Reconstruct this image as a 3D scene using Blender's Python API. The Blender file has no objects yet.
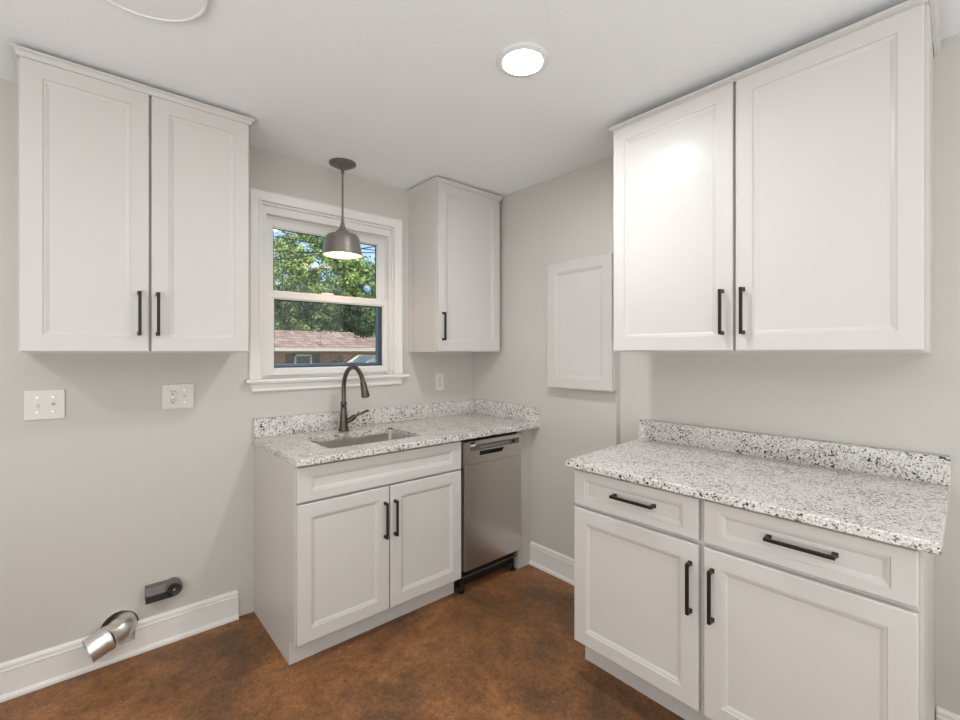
import bpy, bmesh, math, random
from mathutils import Vector, Matrix
random.seed(7)
scene = bpy.context.scene
COL = scene.collection

# ------------------------------------------------------------------ camera
CAM = Vector((-2.182, -2.583, 1.365))
cam_data = bpy.data.cameras.new('camera')
cam_data.sensor_width = 36.0
cam_data.lens = 454.0 / 960.0 * 36.0
cam_data.shift_y = -8.0 / 960.0
cam_data.clip_start = 0.02
cam = bpy.data.objects.new('camera', cam_data)
COL.objects.link(cam)
cam.location = CAM
cam.rotation_euler = (math.radians(90), 0, -math.atan2(396, 454))
scene.camera = cam

# ------------------------------------------------------------------ light and exposure
LAMP = 262.0          # radiance of the recessed ceiling lamps
PENDANT = 26.0        # radiance of the pendant bulb
FILL = 40.0            # watts per square metre of the fill lights added behind the viewpoint
SKY = 0.22
SUN = 9.0
scene.view_settings.view_transform = 'Standard'
scene.view_settings.look = 'None'
scene.view_settings.gamma = 1.0
scene.view_settings.use_curve_mapping = False
scene.view_settings.exposure = 0.02

world = bpy.data.worlds.new('world')
scene.world = world
world.use_nodes = True
wn = world.node_tree
bg = wn.nodes['Background']
sky = wn.nodes.new('ShaderNodeTexSky')
sky.sky_type = 'NISHITA'
sky.sun_disc = False
sky.sun_elevation = math.radians(48)
sky.sun_rotation = math.radians(200)
wn.links.new(sky.outputs[0], bg.inputs[0])
bg.inputs[1].default_value = SKY

sd = bpy.data.lights.new('sun', 'SUN')
sd.energy = SUN
sd.angle = math.radians(0.6)
sd.color = (1.0, 0.95, 0.86)
sun = bpy.data.objects.new('sun', sd)
COL.objects.link(sun)
sun.location = (-4, -8, 12)
sun.rotation_euler = (math.radians(36), 0, math.radians(-40))


# added area lights standing in for daylight; the walls behind have no openings
for name, loc, rot, sx, sz in (('fill_rear', (-2.3, -4.75, 0.95), (math.radians(90), 0, 0), 3.4, 2.2),
                               ('fill_side', (-4.15, -2.9, 0.95), (math.radians(90), 0, math.radians(-90)), 3.0, 2.2)):
    ad = bpy.data.lights.new(name, 'AREA')
    ad.shape = 'RECTANGLE'
    ad.size, ad.size_y = sx, sz
    ad.energy = FILL * sx * sz / 4
    ad.color = (0.85, 0.94, 1.0)
    ao = bpy.data.objects.new(name, ad)
    COL.objects.link(ao)
    ao.location = loc
    ao.rotation_euler = (math.radians(90 + 62), 0, rot[2])   # tilted up so the added light brightens the ceiling


# ------------------------------------------------------------------ materials
def mat(name, color, rough=0.5, metal=0.0, spec=0.5, bump=None, var=None):
    m = bpy.data.materials.new(name)
    m.use_nodes = True
    nt = m.node_tree
    b = nt.nodes['Principled BSDF']
    b.inputs['Base Color'].default_value = (*color, 1)
    b.inputs['Roughness'].default_value = rough
    b.inputs['Metallic'].default_value = metal
    b.inputs['Specular IOR Level'].default_value = spec
    tc = nt.nodes.new('ShaderNodeTexCoord')
    if var:                                     # gentle tone variation: (scale, amount)
        n = nt.nodes.new('ShaderNodeTexNoise')
        n.inputs['Scale'].default_value = var[0]
        n.inputs['Detail'].default_value = 3
        r = nt.nodes.new('ShaderNodeValToRGB')
        a = var[1]
        r.color_ramp.elements[0].position = 0.3
        r.color_ramp.elements[1].position = 0.7
        r.color_ramp.elements[0].color = (*[c * (1 - a) for c in color], 1)
        r.color_ramp.elements[1].color = (*[min(1, c * (1 + a)) for c in color], 1)
        nt.links.new(tc.outputs['Object'], n.inputs['Vector'])
        nt.links.new(n.outputs['Fac'], r.inputs['Fac'])
        nt.links.new(r.outputs['Color'], b.inputs['Base Color'])
    if bump:                                    # (scale, strength, distance)
        n = nt.nodes.new('ShaderNodeTexNoise')
        n.inputs['Scale'].default_value = bump[0]
        n.inputs['Detail'].default_value = 4
        bp = nt.nodes.new('ShaderNodeBump')
        bp.inputs['Strength'].default_value = bump[1]
        bp.inputs['Distance'].default_value = bump[2]
        nt.links.new(tc.outputs['Object'], n.inputs['Vector'])
        nt.links.new(n.outputs['Fac'], bp.inputs['Height'])
        nt.links.new(bp.outputs['Normal'], b.inputs['Normal'])
    return m


def lin(r, g, b):
    f = lambda c: (c / 255 / 12.92) if c <= 10 else ((c / 255 + 0.055) / 1.055) ** 2.4
    return (f(r), f(g), f(b))


M = {}
M['wall'] = mat('wall_paint', lin(203, 197, 188.5), 0.55, bump=(90, 0.12, 0.002), var=(1.2, 0.012))
M['ceiling'] = mat('ceiling_paint', lin(243, 243, 242), 0.8, bump=(55, 0.35, 0.004))
M['paint'] = mat('cabinet_paint', lin(208, 202, 196), 0.27, spec=0.16, var=(2.0, 0.006))
M['trim'] = mat('trim_paint', lin(234, 229, 223), 0.3, var=(2.0, 0.006))
M['gapshadow'] = mat('cabinet_interior', lin(120, 112, 104), 0.7, var=(5, 0.03))
M['pull'] = mat('dark_bronze_pull', lin(52, 46, 42), 0.38, 0.7, var=(30, 0.05))
M['steel'] = mat('stainless', lin(205, 200, 194), 0.26, 0.95, var=(3, 0.02))
M['sinksteel'] = mat('sink_steel', lin(205, 200, 194), 0.33, 1.0, var=(3, 0.02))
M['panelgrey'] = mat('control_strip', lin(120, 115, 110), 0.35, 0.6, var=(8, 0.02))
M['black'] = mat('black_plastic', lin(22, 21, 21), 0.45, var=(20, 0.1))
M['btn'] = mat('button_print', lin(190, 188, 184), 0.4, var=(20, 0.02))
M['sticker'] = mat('white_sticker', lin(240, 240, 238), 0.4, var=(20, 0.01))
M['blue'] = mat('blue_sticker', lin(120, 180, 220), 0.3, var=(20, 0.02))
M['faucet'] = mat('faucet_bronze', lin(96, 88, 80), 0.32, 0.9, var=(20, 0.08))
M['nickel'] = mat('pendant_grey', lin(146, 140, 134), 0.33, 0.65, var=(10, 0.03))
M['stem'] = mat('pendant_stem', lin(118, 112, 106), 0.35, 0.5, var=(10, 0.03))
M['shadein'] = mat('shade_lining', lin(250, 238, 215), 0.6, var=(10, 0.01))
M['plate'] = mat('plate_plastic', lin(226, 219, 210), 0.35, var=(8, 0.01))
M['slot'] = mat('slot_dark', lin(38, 34, 30), 0.6, var=(20, 0.05))
M['galv'] = mat('duct_metal', lin(228, 224, 219), 0.30, 0.9, bump=(25, 0.12, 0.004), var=(12, 0.08))
M['box'] = mat('box_plastic', lin(104, 99, 93), 0.38, 0.1, var=(25, 0.06))
M['boxdark'] = mat('box_plastic_dark', lin(46, 44, 42), 0.4, var=(25, 0.06))
M['vinyl'] = mat('window_vinyl', lin(230, 226, 221), 0.4, var=(3, 0.006))
M['extframe'] = mat('outer_frame', lin(118, 146, 172), 0.35, 0.3, var=(4, 0.08))
M['gasket'] = mat('gasket', lin(24, 26, 30), 0.6, var=(10, 0.05))
M['canwhite'] = mat('lamp_trim', lin(235, 233, 230), 0.5, var=(10, 0.005))
M['acrylic'] = mat('lamp_acrylic', lin(238, 237, 234), 0.35, var=(3, 0.004))
M['bark'] = mat('bark', lin(90, 74, 58), 0.9, bump=(12, 0.8, 0.05), var=(6, 0.2))
M['cable'] = mat('cable', lin(38, 38, 42), 0.6, var=(5, 0.05))
M['lawn'] = mat('lawn', lin(96, 118, 66), 0.9, bump=(40, 0.5, 0.03), var=(2, 0.25))
M['fascia'] = mat('fascia_white', lin(205, 200, 192), 0.6, var=(2, 0.03))
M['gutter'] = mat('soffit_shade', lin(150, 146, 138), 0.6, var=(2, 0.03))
M['shutter'] = mat('shutter', lin(84, 76, 74), 0.6, var=(6, 0.05))
M['houseglass'] = mat('house_pane', lin(80, 96, 104), 0.1, var=(3, 0.1))
M['porch'] = mat('porch_white', lin(206, 214, 208), 0.6, var=(3, 0.03))


def emis(name, color, strength):
    m = bpy.data.materials.new(name)
    m.use_nodes = True
    nt = m.node_tree
    b = nt.nodes['Principled BSDF']
    b.inputs['Base Color'].default_value = (0.8, 0.8, 0.8, 1)
    b.inputs['Emission Color'].default_value = (*color, 1)
    b.inputs['Emission Strength'].default_value = strength
    return m


M['lamp'] = emis('lamp_diffuser', (0.915, 0.96, 1.0), LAMP)
M['bulb'] = emis('bulb', (1.0, 0.72, 0.42), PENDANT)


def floor_mat():
    m = bpy.data.materials.new('stained_concrete')
    m.use_nodes = True
    nt = m.node_tree
    N, L = nt.nodes, nt.links
    b = N['Principled BSDF']
    tc = N.new('ShaderNodeTexCoord')

    def noise(scale, detail, rough=0.55, dist=0.0):
        n = N.new('ShaderNodeTexNoise')
        n.inputs['Scale'].default_value = scale
        n.inputs['Detail'].default_value = detail
        n.inputs['Roughness'].default_value = rough
        n.inputs['Distortion'].default_value = dist
        L.new(tc.outputs['Object'], n.inputs['Vector'])
        return n

    def ramp(src, stops):
        r = N.new('ShaderNodeValToRGB')
        e = r.color_ramp.elements
        while len(e) < len(stops):
            e.new(0.5)
        for i, (p, c) in enumerate(stops):
            e[i].position = p
            e[i].color = (*c, 1)
        L.new(src, r.inputs['Fac'])
        return r

    def mix(mode, fac, a, bb):
        x = N.new('ShaderNodeMix')
        x.data_type = 'RGBA'
        x.blend_type = mode
        if isinstance(fac, float):
            x.inputs[0].default_value = fac
        else:
            L.new(fac, x.inputs[0])
        L.new(a, x.inputs[6])
        L.new(bb, x.inputs[7])
        return x.outputs[2]
    big = noise(2.6, 7, 0.62, 0.5)
    base = ramp(big.outputs['Fac'], [(0.30, lin(98, 76, 58)), (0.42, lin(124, 88, 60)),
                                     (0.53, lin(146, 101, 65)), (0.67, lin(172, 122, 80))])
    med = noise(9, 6, 0.7, 0.6)
    mr = ramp(med.outputs['Fac'], [(0.3, (0.62, 0.58, 0.56)), (0.55, (1, 1, 1)), (0.8, (1.18, 1.1, 1.0))])
    c = mix('MULTIPLY', 0.8, base.outputs['Color'], mr.outputs['Color'])
    grain = noise(120, 3, 0.7)
    gr = ramp(grain.outputs['Fac'], [(0.35, (0.60, 0.58, 0.56)), (0.6, (1.14, 1.12, 1.08))])
    c = mix('MULTIPLY', 0.8, c, gr.outputs['Color'])
    mot = noise(34, 4, 0.75, 0.3)
    mo = ramp(mot.outputs['Fac'], [(0.32, (0.66, 0.62, 0.58)), (0.5, (1, 1, 1)), (0.68, (1.22, 1.16, 1.08))])
    c = mix('MULTIPLY', 0.75, c, mo.outputs['Color'])
    # scattered pale grit and dark pits
    for sc, lo, colr, sel in ((42, 0.10, lin(214, 190, 158), 0.965), (30, 0.12, lin(50, 34, 24), 0.88)):
        v = N.new('ShaderNodeTexVoronoi')
        v.inputs['Scale'].default_value = sc
        L.new(tc.outputs['Object'], v.inputs['Vector'])
        near = N.new('ShaderNodeMath')
        near.operation = 'LESS_THAN'
        near.inputs[1].default_value = lo
        L.new(v.outputs['Distance'], near.inputs[0])
        sep = N.new('ShaderNodeSeparateColor')
        L.new(v.outputs['Color'], sep.inputs[0])
        pick = N.new('ShaderNodeMath')
        pick.operation = 'GREATER_THAN'
        pick.inputs[1].default_value = sel
        L.new(sep.outputs[0], pick.inputs[0])
        mul = N.new('ShaderNodeMath')
        mul.operation = 'MULTIPLY'
        L.new(near.outputs[0], mul.inputs[0])
        L.new(pick.outputs[0], mul.inputs[1])
        rgb = N.new('ShaderNodeRGB')
        rgb.outputs[0].default_value = (*colr, 1)
        c = mix('MIX', mul.outputs[0], c, rgb.outputs[0])
    L.new(c, b.inputs['Base Color'])
    rr = ramp(med.outputs['Fac'], [(0.3, (0.34,) * 3), (0.7, (0.5,) * 3)])
    L.new(rr.outputs['Color'], b.inputs['Roughness'])
    b.inputs['Specular IOR Level'].default_value = 0.28
    bp = N.new('ShaderNodeBump')
    bp.inputs['Strength'].default_value = 0.15
    bp.inputs['Distance'].default_value = 0.003
    L.new(grain.outputs['Fac'], bp.inputs['Height'])
    L.new(bp.outputs['Normal'], b.inputs['Normal'])
    return m


def granite_mat():
    m = bpy.data.materials.new('speckled_granite')
    m.use_nodes = True
    nt = m.node_tree
    N, L = nt.nodes, nt.links
    b = N['Principled BSDF']
    tc = N.new('ShaderNodeTexCoord')
    n0 = N.new('ShaderNodeTexNoise')
    n0.inputs['Scale'].default_value = 60
    n0.inputs['Detail'].default_value = 2
    L.new(tc.outputs['Object'], n0.inputs['Vector'])
    sub = N.new('ShaderNodeVectorMath')
    sub.operation = 'SCALE'
    sub.inputs['Scale'].default_value = 0.012
    L.new(n0.outputs['Color'], sub.inputs[0])
    add = N.new('ShaderNodeVectorMath')
    L.new(tc.outputs['Object'], add.inputs[0])
    L.new(sub.outputs[0], add.inputs[1])
    # density of the dark flecks drifts slowly
    drift = N.new('ShaderNodeTexNoise')
    drift.inputs['Scale'].default_value = 9
    drift.inputs['Detail'].default_value = 2
    L.new(tc.outputs['Object'], drift.inputs['Vector'])

    def cells(scale, stops, usedrift):
        v = N.new('ShaderNodeTexVoronoi')
        v.inputs['Scale'].default_value = scale
        L.new(add.outputs[0], v.inputs['Vector'])
        sep = N.new('ShaderNodeSeparateColor')
        L.new(v.outputs['Color'], sep.inputs[0])
        src = sep.outputs[0]
        if usedrift:
            ma = N.new('ShaderNodeMath')
            ma.operation = 'MULTIPLY_ADD'
            ma.inputs[1].default_value = -0.30
            L.new(drift.outputs['Fac'], ma.inputs[0])
            L.new(sep.outputs[0], ma.inputs[2])
            m2 = N.new('ShaderNodeMath')
            m2.operation = 'ADD'
            m2.inputs[1].default_value = 0.15
            L.new(ma.outputs[0], m2.inputs[0])
            src = m2.outputs[0]
        r = N.new('ShaderNodeValToRGB')
        r.color_ramp.interpolation = 'CONSTANT'
        e = r.color_ramp.elements
        while len(e) < len(stops):
            e.new(0.5)
        for i, (p, c) in enumerate(stops):
            e[i].position = p
            e[i].color = (*c, 1)
        L.new(src, r.inputs['Fac'])
        return r.outputs['Color']
    a = cells(240, [(0.0, lin(58, 54, 52)), (0.030, lin(112, 102, 95)), (0.075, lin(174, 165, 157)),
                    (0.17, lin(208, 202, 194)), (0.45, lin(222, 217, 211)), (0.75, lin(231, 227, 222))], True)
    c = cells(150, [(0.0, lin(42, 40, 40)), (0.030, lin(120, 112, 106)), (0.065, lin(190, 183, 175)),
                   (0.15, (1, 1, 1))], True)
    x = N.new('ShaderNodeMix')
    x.data_type = 'RGBA'
    x.blend_type = 'DARKEN'
    x.inputs[0].default_value = 1.0
    L.new(a, x.inputs[6])
    L.new(c, x.inputs[7])
    L.new(x.outputs[2], b.inputs['Base Color'])
    b.inputs['Roughness'].default_value = 0.28
    b.inputs['Specular IOR Level'].default_value = 0.45
    return m


def brick_mat(name, c1, c2, mortar, bw, rh, msize):
    m = bpy.data.materials.new(name)
    m.use_nodes = True
    nt = m.node_tree
    b = nt.nodes['Principled BSDF']
    tc = nt.nodes.new('ShaderNodeTexCoord')
    mp = nt.nodes.new('ShaderNodeMapping')
    mp.inputs['Rotation'].default_value = (math.radians(90), 0, 0)
    br = nt.nodes.new('ShaderNodeTexBrick')
    br.inputs['Color1'].default_value = (*c1, 1)
    br.inputs['Color2'].default_value = (*c2, 1)
    br.inputs['Mortar'].default_value = (*mortar, 1)
    br.inputs['Scale'].default_value = 1.0
    br.inputs['Brick Width'].default_value = bw
    br.inputs['Row Height'].default_value = rh
    br.inputs['Mortar Size'].default_value = msize
    nt.links.new(tc.outputs['Object'], mp.inputs['Vector'])
    nt.links.new(mp.outputs[0], br.inputs['Vector'])
    nt.links.new(br.outputs['Color'], b.inputs['Base Color'])
    b.inputs['Roughness'].default_value = 0.85
    return m


def glass_mat(name, tint=(1, 1, 1), dim=1.0):
    m = bpy.data.materials.new(name)
    m.use_nodes = True
    nt = m.node_tree
    nt.nodes.remove(nt.nodes['Principled BSDF'])
    out = nt.nodes['Material Output']
    tr = nt.nodes.new('ShaderNodeBsdfTransparent')
    tr.inputs[0].default_value = (*[t * dim for t in tint], 1)
    gl = nt.nodes.new('ShaderNodeBsdfGlossy')
    gl.inputs['Roughness'].default_value = 0.0
    fr = nt.nodes.new('ShaderNodeFresnel')
    fr.inputs['IOR'].default_value = 1.5
    mx = nt.nodes.new('ShaderNodeMixShader')
    nt.links.new(fr.outputs[0], mx.inputs[0])
    nt.links.new(tr.outputs[0], mx.inputs[1])
    nt.links.new(gl.outputs[0], mx.inputs[2])
    nt.links.new(mx.outputs[0], out.inputs[0])
    return m


def screen_mat():
    m = bpy.data.materials.new('insect_mesh')
    m.use_nodes = True
    nt = m.node_tree
    b = nt.nodes['Principled BSDF']
    b.inputs['Base Color'].default_value = (0.03, 0.035, 0.04, 1)
    b.inputs['Roughness'].default_value = 0.9
    tr = nt.nodes.new('ShaderNodeBsdfTransparent')
    mx = nt.nodes.new('ShaderNodeMixShader')
    mx.inputs[0].default_value = 0.2
    nt.links.new(tr.outputs[0], mx.inputs[1])
    nt.links.new(b.outputs[0], mx.inputs[2])
    nt.links.new(mx.outputs[0], nt.nodes['Material Output'].inputs[0])
    return m


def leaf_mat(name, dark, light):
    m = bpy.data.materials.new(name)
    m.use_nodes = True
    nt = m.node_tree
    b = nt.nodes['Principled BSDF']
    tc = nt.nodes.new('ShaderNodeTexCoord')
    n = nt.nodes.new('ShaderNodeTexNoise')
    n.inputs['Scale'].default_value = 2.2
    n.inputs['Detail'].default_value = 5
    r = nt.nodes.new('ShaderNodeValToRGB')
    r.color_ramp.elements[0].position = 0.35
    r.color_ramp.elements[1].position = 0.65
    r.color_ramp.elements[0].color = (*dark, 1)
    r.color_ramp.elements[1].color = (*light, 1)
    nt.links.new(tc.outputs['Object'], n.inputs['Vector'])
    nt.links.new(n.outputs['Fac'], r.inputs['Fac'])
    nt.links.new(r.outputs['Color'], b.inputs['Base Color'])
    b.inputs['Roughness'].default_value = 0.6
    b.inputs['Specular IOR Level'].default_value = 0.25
    return m


M['floor'] = floor_mat()
M['granite'] = granite_mat()
M['brick'] = brick_mat('brick_wall', lin(188, 120, 88), lin(160, 112, 92), lin(170, 160, 150), 0.24, 0.085, 0.012)
M['shingle'] = brick_mat('roof_shingle', lin(176, 154, 144), lin(128, 110, 104), lin(100, 88, 84), 0.22, 0.12, 0.01)
M['glass'] = glass_mat('window_glass')
M['screen'] = screen_mat()
M['leaf'] = leaf_mat('leaves', lin(64, 98, 74), lin(146, 168, 92))
M['leaf2'] = leaf_mat('leaves_dark', lin(44, 66, 56), lin(84, 108, 78))  # darker leaf tone, with the near tree's shade put into the colour


# ------------------------------------------------------------------ mesh helpers
def wloc(o):
    v = Vector((0, 0, 0))
    while o:
        v += o.location
        o = o.parent
    return v


class MB:
    """collects shapes in world coordinates, then links them as one mesh object"""
    def __init__(s):
        s.bm = bmesh.new()

    def box(s, x0, x1, y0, y1, z0, z1, bev=0.0, seg=1):
        r = bmesh.ops.create_cube(s.bm, size=1)
        vs = r['verts']
        c = Vector(((x0 + x1) / 2, (y0 + y1) / 2, (z0 + z1) / 2))
        d = Vector((abs(x1 - x0), abs(y1 - y0), abs(z1 - z0)))
        for v in vs:
            v.co = Vector((v.co.x * d.x, v.co.y * d.y, v.co.z * d.z)) + c
        if bev:
            es = list({e for v in vs for e in v.link_edges})
            bmesh.ops.bevel(s.bm, geom=es, offset=bev, segments=seg, affect='EDGES', profile=0.5)
        return s

    def loft(s, rings, cap0=True, cap1=True, closed=False):
        R = [[s.bm.verts.new(p) for p in r] for r in rings]
        n = len(R[0])
        pairs = list(zip(R[:-1], R[1:]))
        if closed:
            pairs.append((R[-1], R[0]))
        for a, b in pairs:
            for i in range(n):
                j = (i + 1) % n
                try:
                    s.bm.faces.new((a[i], a[j], b[j], b[i]))
                except ValueError:
                    pass
        if not closed:
            if cap0:
                s.bm.faces.new(R[0][::-1])
            if cap1:
                s.bm.faces.new(R[-1])
        return s

    def prism(s, poly, z0, z1):                 # plan polygon extruded upward
        return s.loft([[(x, y, z0) for x, y in poly], [(x, y, z1) for x, y in poly]])

    def extrude(s, poly, a, b):                 # 3-D polygon swept by vector b-a
        d = Vector(b) - Vector(a)
        return s.loft([[Vector(p) for p in poly], [Vector(p) + d for p in poly]])

    def lathe(s, prof, c, axis='z', seg=40, cap0=True, cap1=True):
        rings = []
        for r, h in prof:
            ring = []
            for i in range(seg):
                t = 2 * math.pi * i / seg
                u, v = max(r, 1e-5) * math.cos(t), max(r, 1e-5) * math.sin(t)
                p = {'z': (u, v, h), 'y': (u, h, v), 'x': (h, u, v)}[axis]
                ring.append(Vector(p) + Vector(c))
            rings.append(ring)
        return s.loft(rings, cap0, cap1)

    def tube(s, pts, radii, seg=20, cap=True):
        pts = [Vector(p) for p in pts]
        if not isinstance(radii, (list, tuple)):
            radii = [radii] * len(pts)
        rings = []
        up = None
        for i, p in enumerate(pts):
            t = (pts[min(i + 1, len(pts) - 1)] - pts[max(i - 1, 0)]).normalized()
            if up is None:
                up = Vector((0, 0, 1)) if abs(t.z) < 0.9 else Vector((1, 0, 0))
            a = (up - t * up.dot(t)).normalized()
            b = t.cross(a)
            up = a
            rings.append([p + (a * math.cos(2 * math.pi * k / seg) + b * math.sin(2 * math.pi * k / seg)) * radii[i]
                          for k in range(seg)])
        return s.loft(rings, cap, cap)

    def build(s, name, m, parent=None, smooth=False, label=None, solid=None):
        bmesh.ops.recalc_face_normals(s.bm, faces=s.bm.faces)
        if parent is not None:
            off = wloc(parent)
        else:
            xs = [v.co for v in s.bm.verts]
            off = Vector(((min(v.x for v in xs) + max(v.x for v in xs)) / 2,
                          (min(v.y for v in xs) + max(v.y for v in xs)) / 2, min(v.z for v in xs)))
        for v in s.bm.verts:
            v.co -= off
        me = bpy.data.meshes.new(name)
        s.bm.to_mesh(me)
        s.bm.free()
        me.materials.append(M[m])
        o = bpy.data.objects.new(name, me)
        COL.objects.link(o)
        if parent is not None:
            o.parent = parent
        else:
            o.location = off
        if smooth:
            for p in me.polygons:
                p.use_smooth = True
            for e in me.edges:
                pass
            try:
                me.set_sharp_from_angle(angle=math.radians(38))
            except Exception:
                pass
        if label:
            o['label'] = label
        return o


def thing(name, label, cat, loc, group=None):
    o = bpy.data.objects.new(name, None)
    COL.objects.link(o)
    o.empty_display_size = 0.1
    o.location = loc
    o['label'] = label
    o['category'] = cat
    if group:
        o['group'] = group
    return o


def tag(o, label, cat, group=None):
    o['label'] = label
    o['category'] = cat
    if group:
        o['group'] = group
    return o


def struct(o, label=None):
    o['kind'] = 'structure'
    if label:
        o['label'] = label
    return o


def front(parent, name, origin, U, Nn, w, z0, z1, t, fs, ft, m='paint', depth=0.009):
    """recessed-panel door or drawer front: origin = lower corner on the back plane"""
    O, U, Nn, V = Vector(origin), Vector(U), Vector(Nn), Vector((0, 0, 1))
    h = z1 - z0

    def ring(ix, iz, d):
        return [O + U * ix + V * iz + Nn * d, O + U * (w - ix) + V * iz + Nn * d,
                O + U * (w - ix) + V * (h - iz) + Nn * d, O + U * ix + V * (h - iz) + Nn * d]
    rs = [ring(0, 0, 0), ring(0, 0, t - 0.0035), ring(0.0015, 0.0015, t - 0.001), ring(0.004, 0.004, t),
          ring(fs, ft, t), ring(fs + 0.0012, ft + 0.0012, t - 0.0035), ring(fs + 0.008, ft + 0.008, t - 0.0045),
          ring(fs + 0.0155, ft + 0.0155, t - depth + 0.001), ring(fs + 0.017, ft + 0.017, t - depth)]
    b = MB()
    b.loft(rs)
    return b.build(name, m, parent)


def pull(parent, c, along, out, length=0.172, proj=0.030):
    """square bar pull; c = centre of the bar's footprint on the door face"""
    c, A, Nn = Vector(c), Vector(along), Vector(out)
    S = A.cross(Nn)
    b = MB()

    def brick(p0, p1, ha, hb, va, vb):
        ring = lambda p: [p + va * ha + vb * hb, p - va * ha + vb * hb, p - va * ha - vb * hb, p + va * ha - vb * hb]
        b.loft([ring(p0), ring(p1)])
    L2 = length / 2
    brick(c + Nn * (proj - 0.004) - A * L2, c + Nn * (proj - 0.004) + A * L2, 0.0052, 0.0045, S, Nn)
    for s in (-1, 1):
        p = c + A * s * (L2 - 0.006)
        brick(p, p + Nn * (proj - 0.006), 0.0052, 0.006, S, A)
        brick(p, p + Nn * 0.003, 0.0068, 0.0075, S, A)
    bmesh.ops.bevel(b.bm, geom=list(b.bm.edges), offset=0.0008, segments=1, affect='EDGES')
    return b.build('handle', 'pull', parent)


# ------------------------------------------------------------------ the shell
H = 2.44
XL, YB = -4.7, -5.3          # far left wall and the wall behind
XJ = 0.04                    # the right wall steps back here
YJ = -1.21

struct(MB().box(XL - 0.15, 0.25, YB - 0.15, 0.15, -0.12, 0.0).build('floor', 'floor'))
struct(MB().box(XL - 0.15, 0.25, YB - 0.15, 0.15, H, H + 0.18).build('ceiling', 'ceiling'))

# window opening
WX0, WX1, WZ0, WZ1 = -1.476, -0.678, 1.222, 2.165
# duct hole cell
DX, DZ, DR = -2.062, 0.140, 0.068
b = MB()
T = 0.14


def wbox(x0, x1, z0, z1):
    b.box(x0, x1, 0, T, z0, z1)


CX0, CX1, CZ0, CZ1 = DX - 0.09, DX + 0.09, DZ - 0.09, DZ + 0.09
wbox(XL - 0.15, CX0, 0, H)
wbox(CX0, CX1, 0, CZ0)
wbox(CX0, CX1, CZ1, H)
wbox(CX1, WX0, 0, H)
wbox(WX0, WX1, 0, WZ0)
wbox(WX0, WX1, WZ1, H)
wbox(WX1, 0.25, 0, H)
seg = 48
outer, inner = [], []
for i in range(seg):
    t = 2 * math.pi * i / seg
    cx, sx = math.cos(t), math.sin(t)
    k = 0.09 / max(abs(cx), abs(sx))
    outer.append((DX + k * cx, DZ + k * sx))
    inner.append((DX + DR * cx, DZ + DR * sx))
b.loft([[(x, 0, z) for x, z in outer], [(x, 0, z) for x, z in inner],
        [(x, T, z) for x, z in inner], [(x, T, z) for x, z in outer]], closed=True)
b.box(DX - 0.12, DX + 0.12, T, T + 0.02, DZ - 0.12, DZ + 0.12)
struct(b.build('wall_back', 'wall'))
struct(MB().prism([(0, 0), (0, YJ), (XJ, YJ), (XJ, YB - 0.15), (0.25, YB - 0.15), (0.25, 0)], 0, H).build('wall_right', 'wall'))
struct(MB().box(XL - 0.15, XL, YB, 0, 0, H).build('wall_left', 'wall'))
struct(MB().box(XL - 0.15, XJ, YB - 0.15, YB, 0, H).build('wall_front', 'wall'))


# ------------------------------------------------------------------ baseboards
def base_profile(zmax=0.142):
    pts = [(0, 0), (0.026, 0), (0.026, 0.010), (0.022, 0.018), (0.0145, 0.022), (0.0145, 0.108), (0.0165, 0.110),
           (0.0165, 0.114), (0.0125, 0.116), (0.0125, 0.126), (0.0145, 0.129), (0.0125, 0.136), (0.006, 0.142), (0, 0.142)]
    if zmax < 0.142:
        pts = [(0, 0), (0.026, 0), (0.026, 0.010), (0.022, 0.018), (0.0145, 0.022), (0.0145, zmax), (0, zmax)]
    return pts


b = MB()
for x0, x1, zm in ((XL, -2.128, 0.142), (-2.128, -2.008, 0.068), (-2.008, -1.585, 0.142)):
    b.extrude([(x0, -d, z) for d, z in base_profile(zm)], (x0, 0, 0), (x1, 0, 0))
struct(b.build('baseboard_back', 'trim'))
b = MB()
b.extrude([(-d, YJ, z) for d, z in base_profile()], (0, YJ, 0), (0, -0.589, 0))
b.extrude([(XJ - d, YB, z) for d, z in base_profile()], (0, YB, 0), (0, -2.4385, 0))
struct(b.build('baseboard_right', 'trim'))
b = MB().extrude([(XL + d, YB, z) for d, z in base_profile()], (0, YB, 0), (0, -0.03, 0))
struct(b.build('baseboard_left', 'trim'))

# ------------------------------------------------------------------ window
win = bpy.data.objects.new('window_1', None)
COL.objects.link(win)
win.location = (-1.074, 0, 1.222)
struct(win, 'white double-hung window with wide casing above the sink')
b = MB()
CO0, CO1, CZT = -1.533, -0.615, 2.224


def casing_ring(off, d):
    return [(CO0 + off, d, 1.222), (CO0 + off, d, CZT - off), (CO1 - off, d, CZT - off), (CO1 - off, d, 1.222)]


prof = [(0, 0), (0, -0.017), (0.006, -0.021), (0.014, -0.0185), (0.043, -0.0155), (0.046, -0.018), (0.055, -0.018), (0.058, -0.014), (0.058, 0.0)]
rows = [[b.bm.verts.new(p) for p in casing_ring(o, d)] for o, d in prof]
for i in range(len(rows)):
    a, c = rows[i], rows[(i + 1) % len(rows)]
    for k in range(3):
        b.bm.faces.new((a[k], a[k + 1], c[k + 1], c[k]))
for k in (0, 3):
    b.bm.faces.new([r[k] for r in rows])
b.build('casing', 'trim', win)
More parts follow.
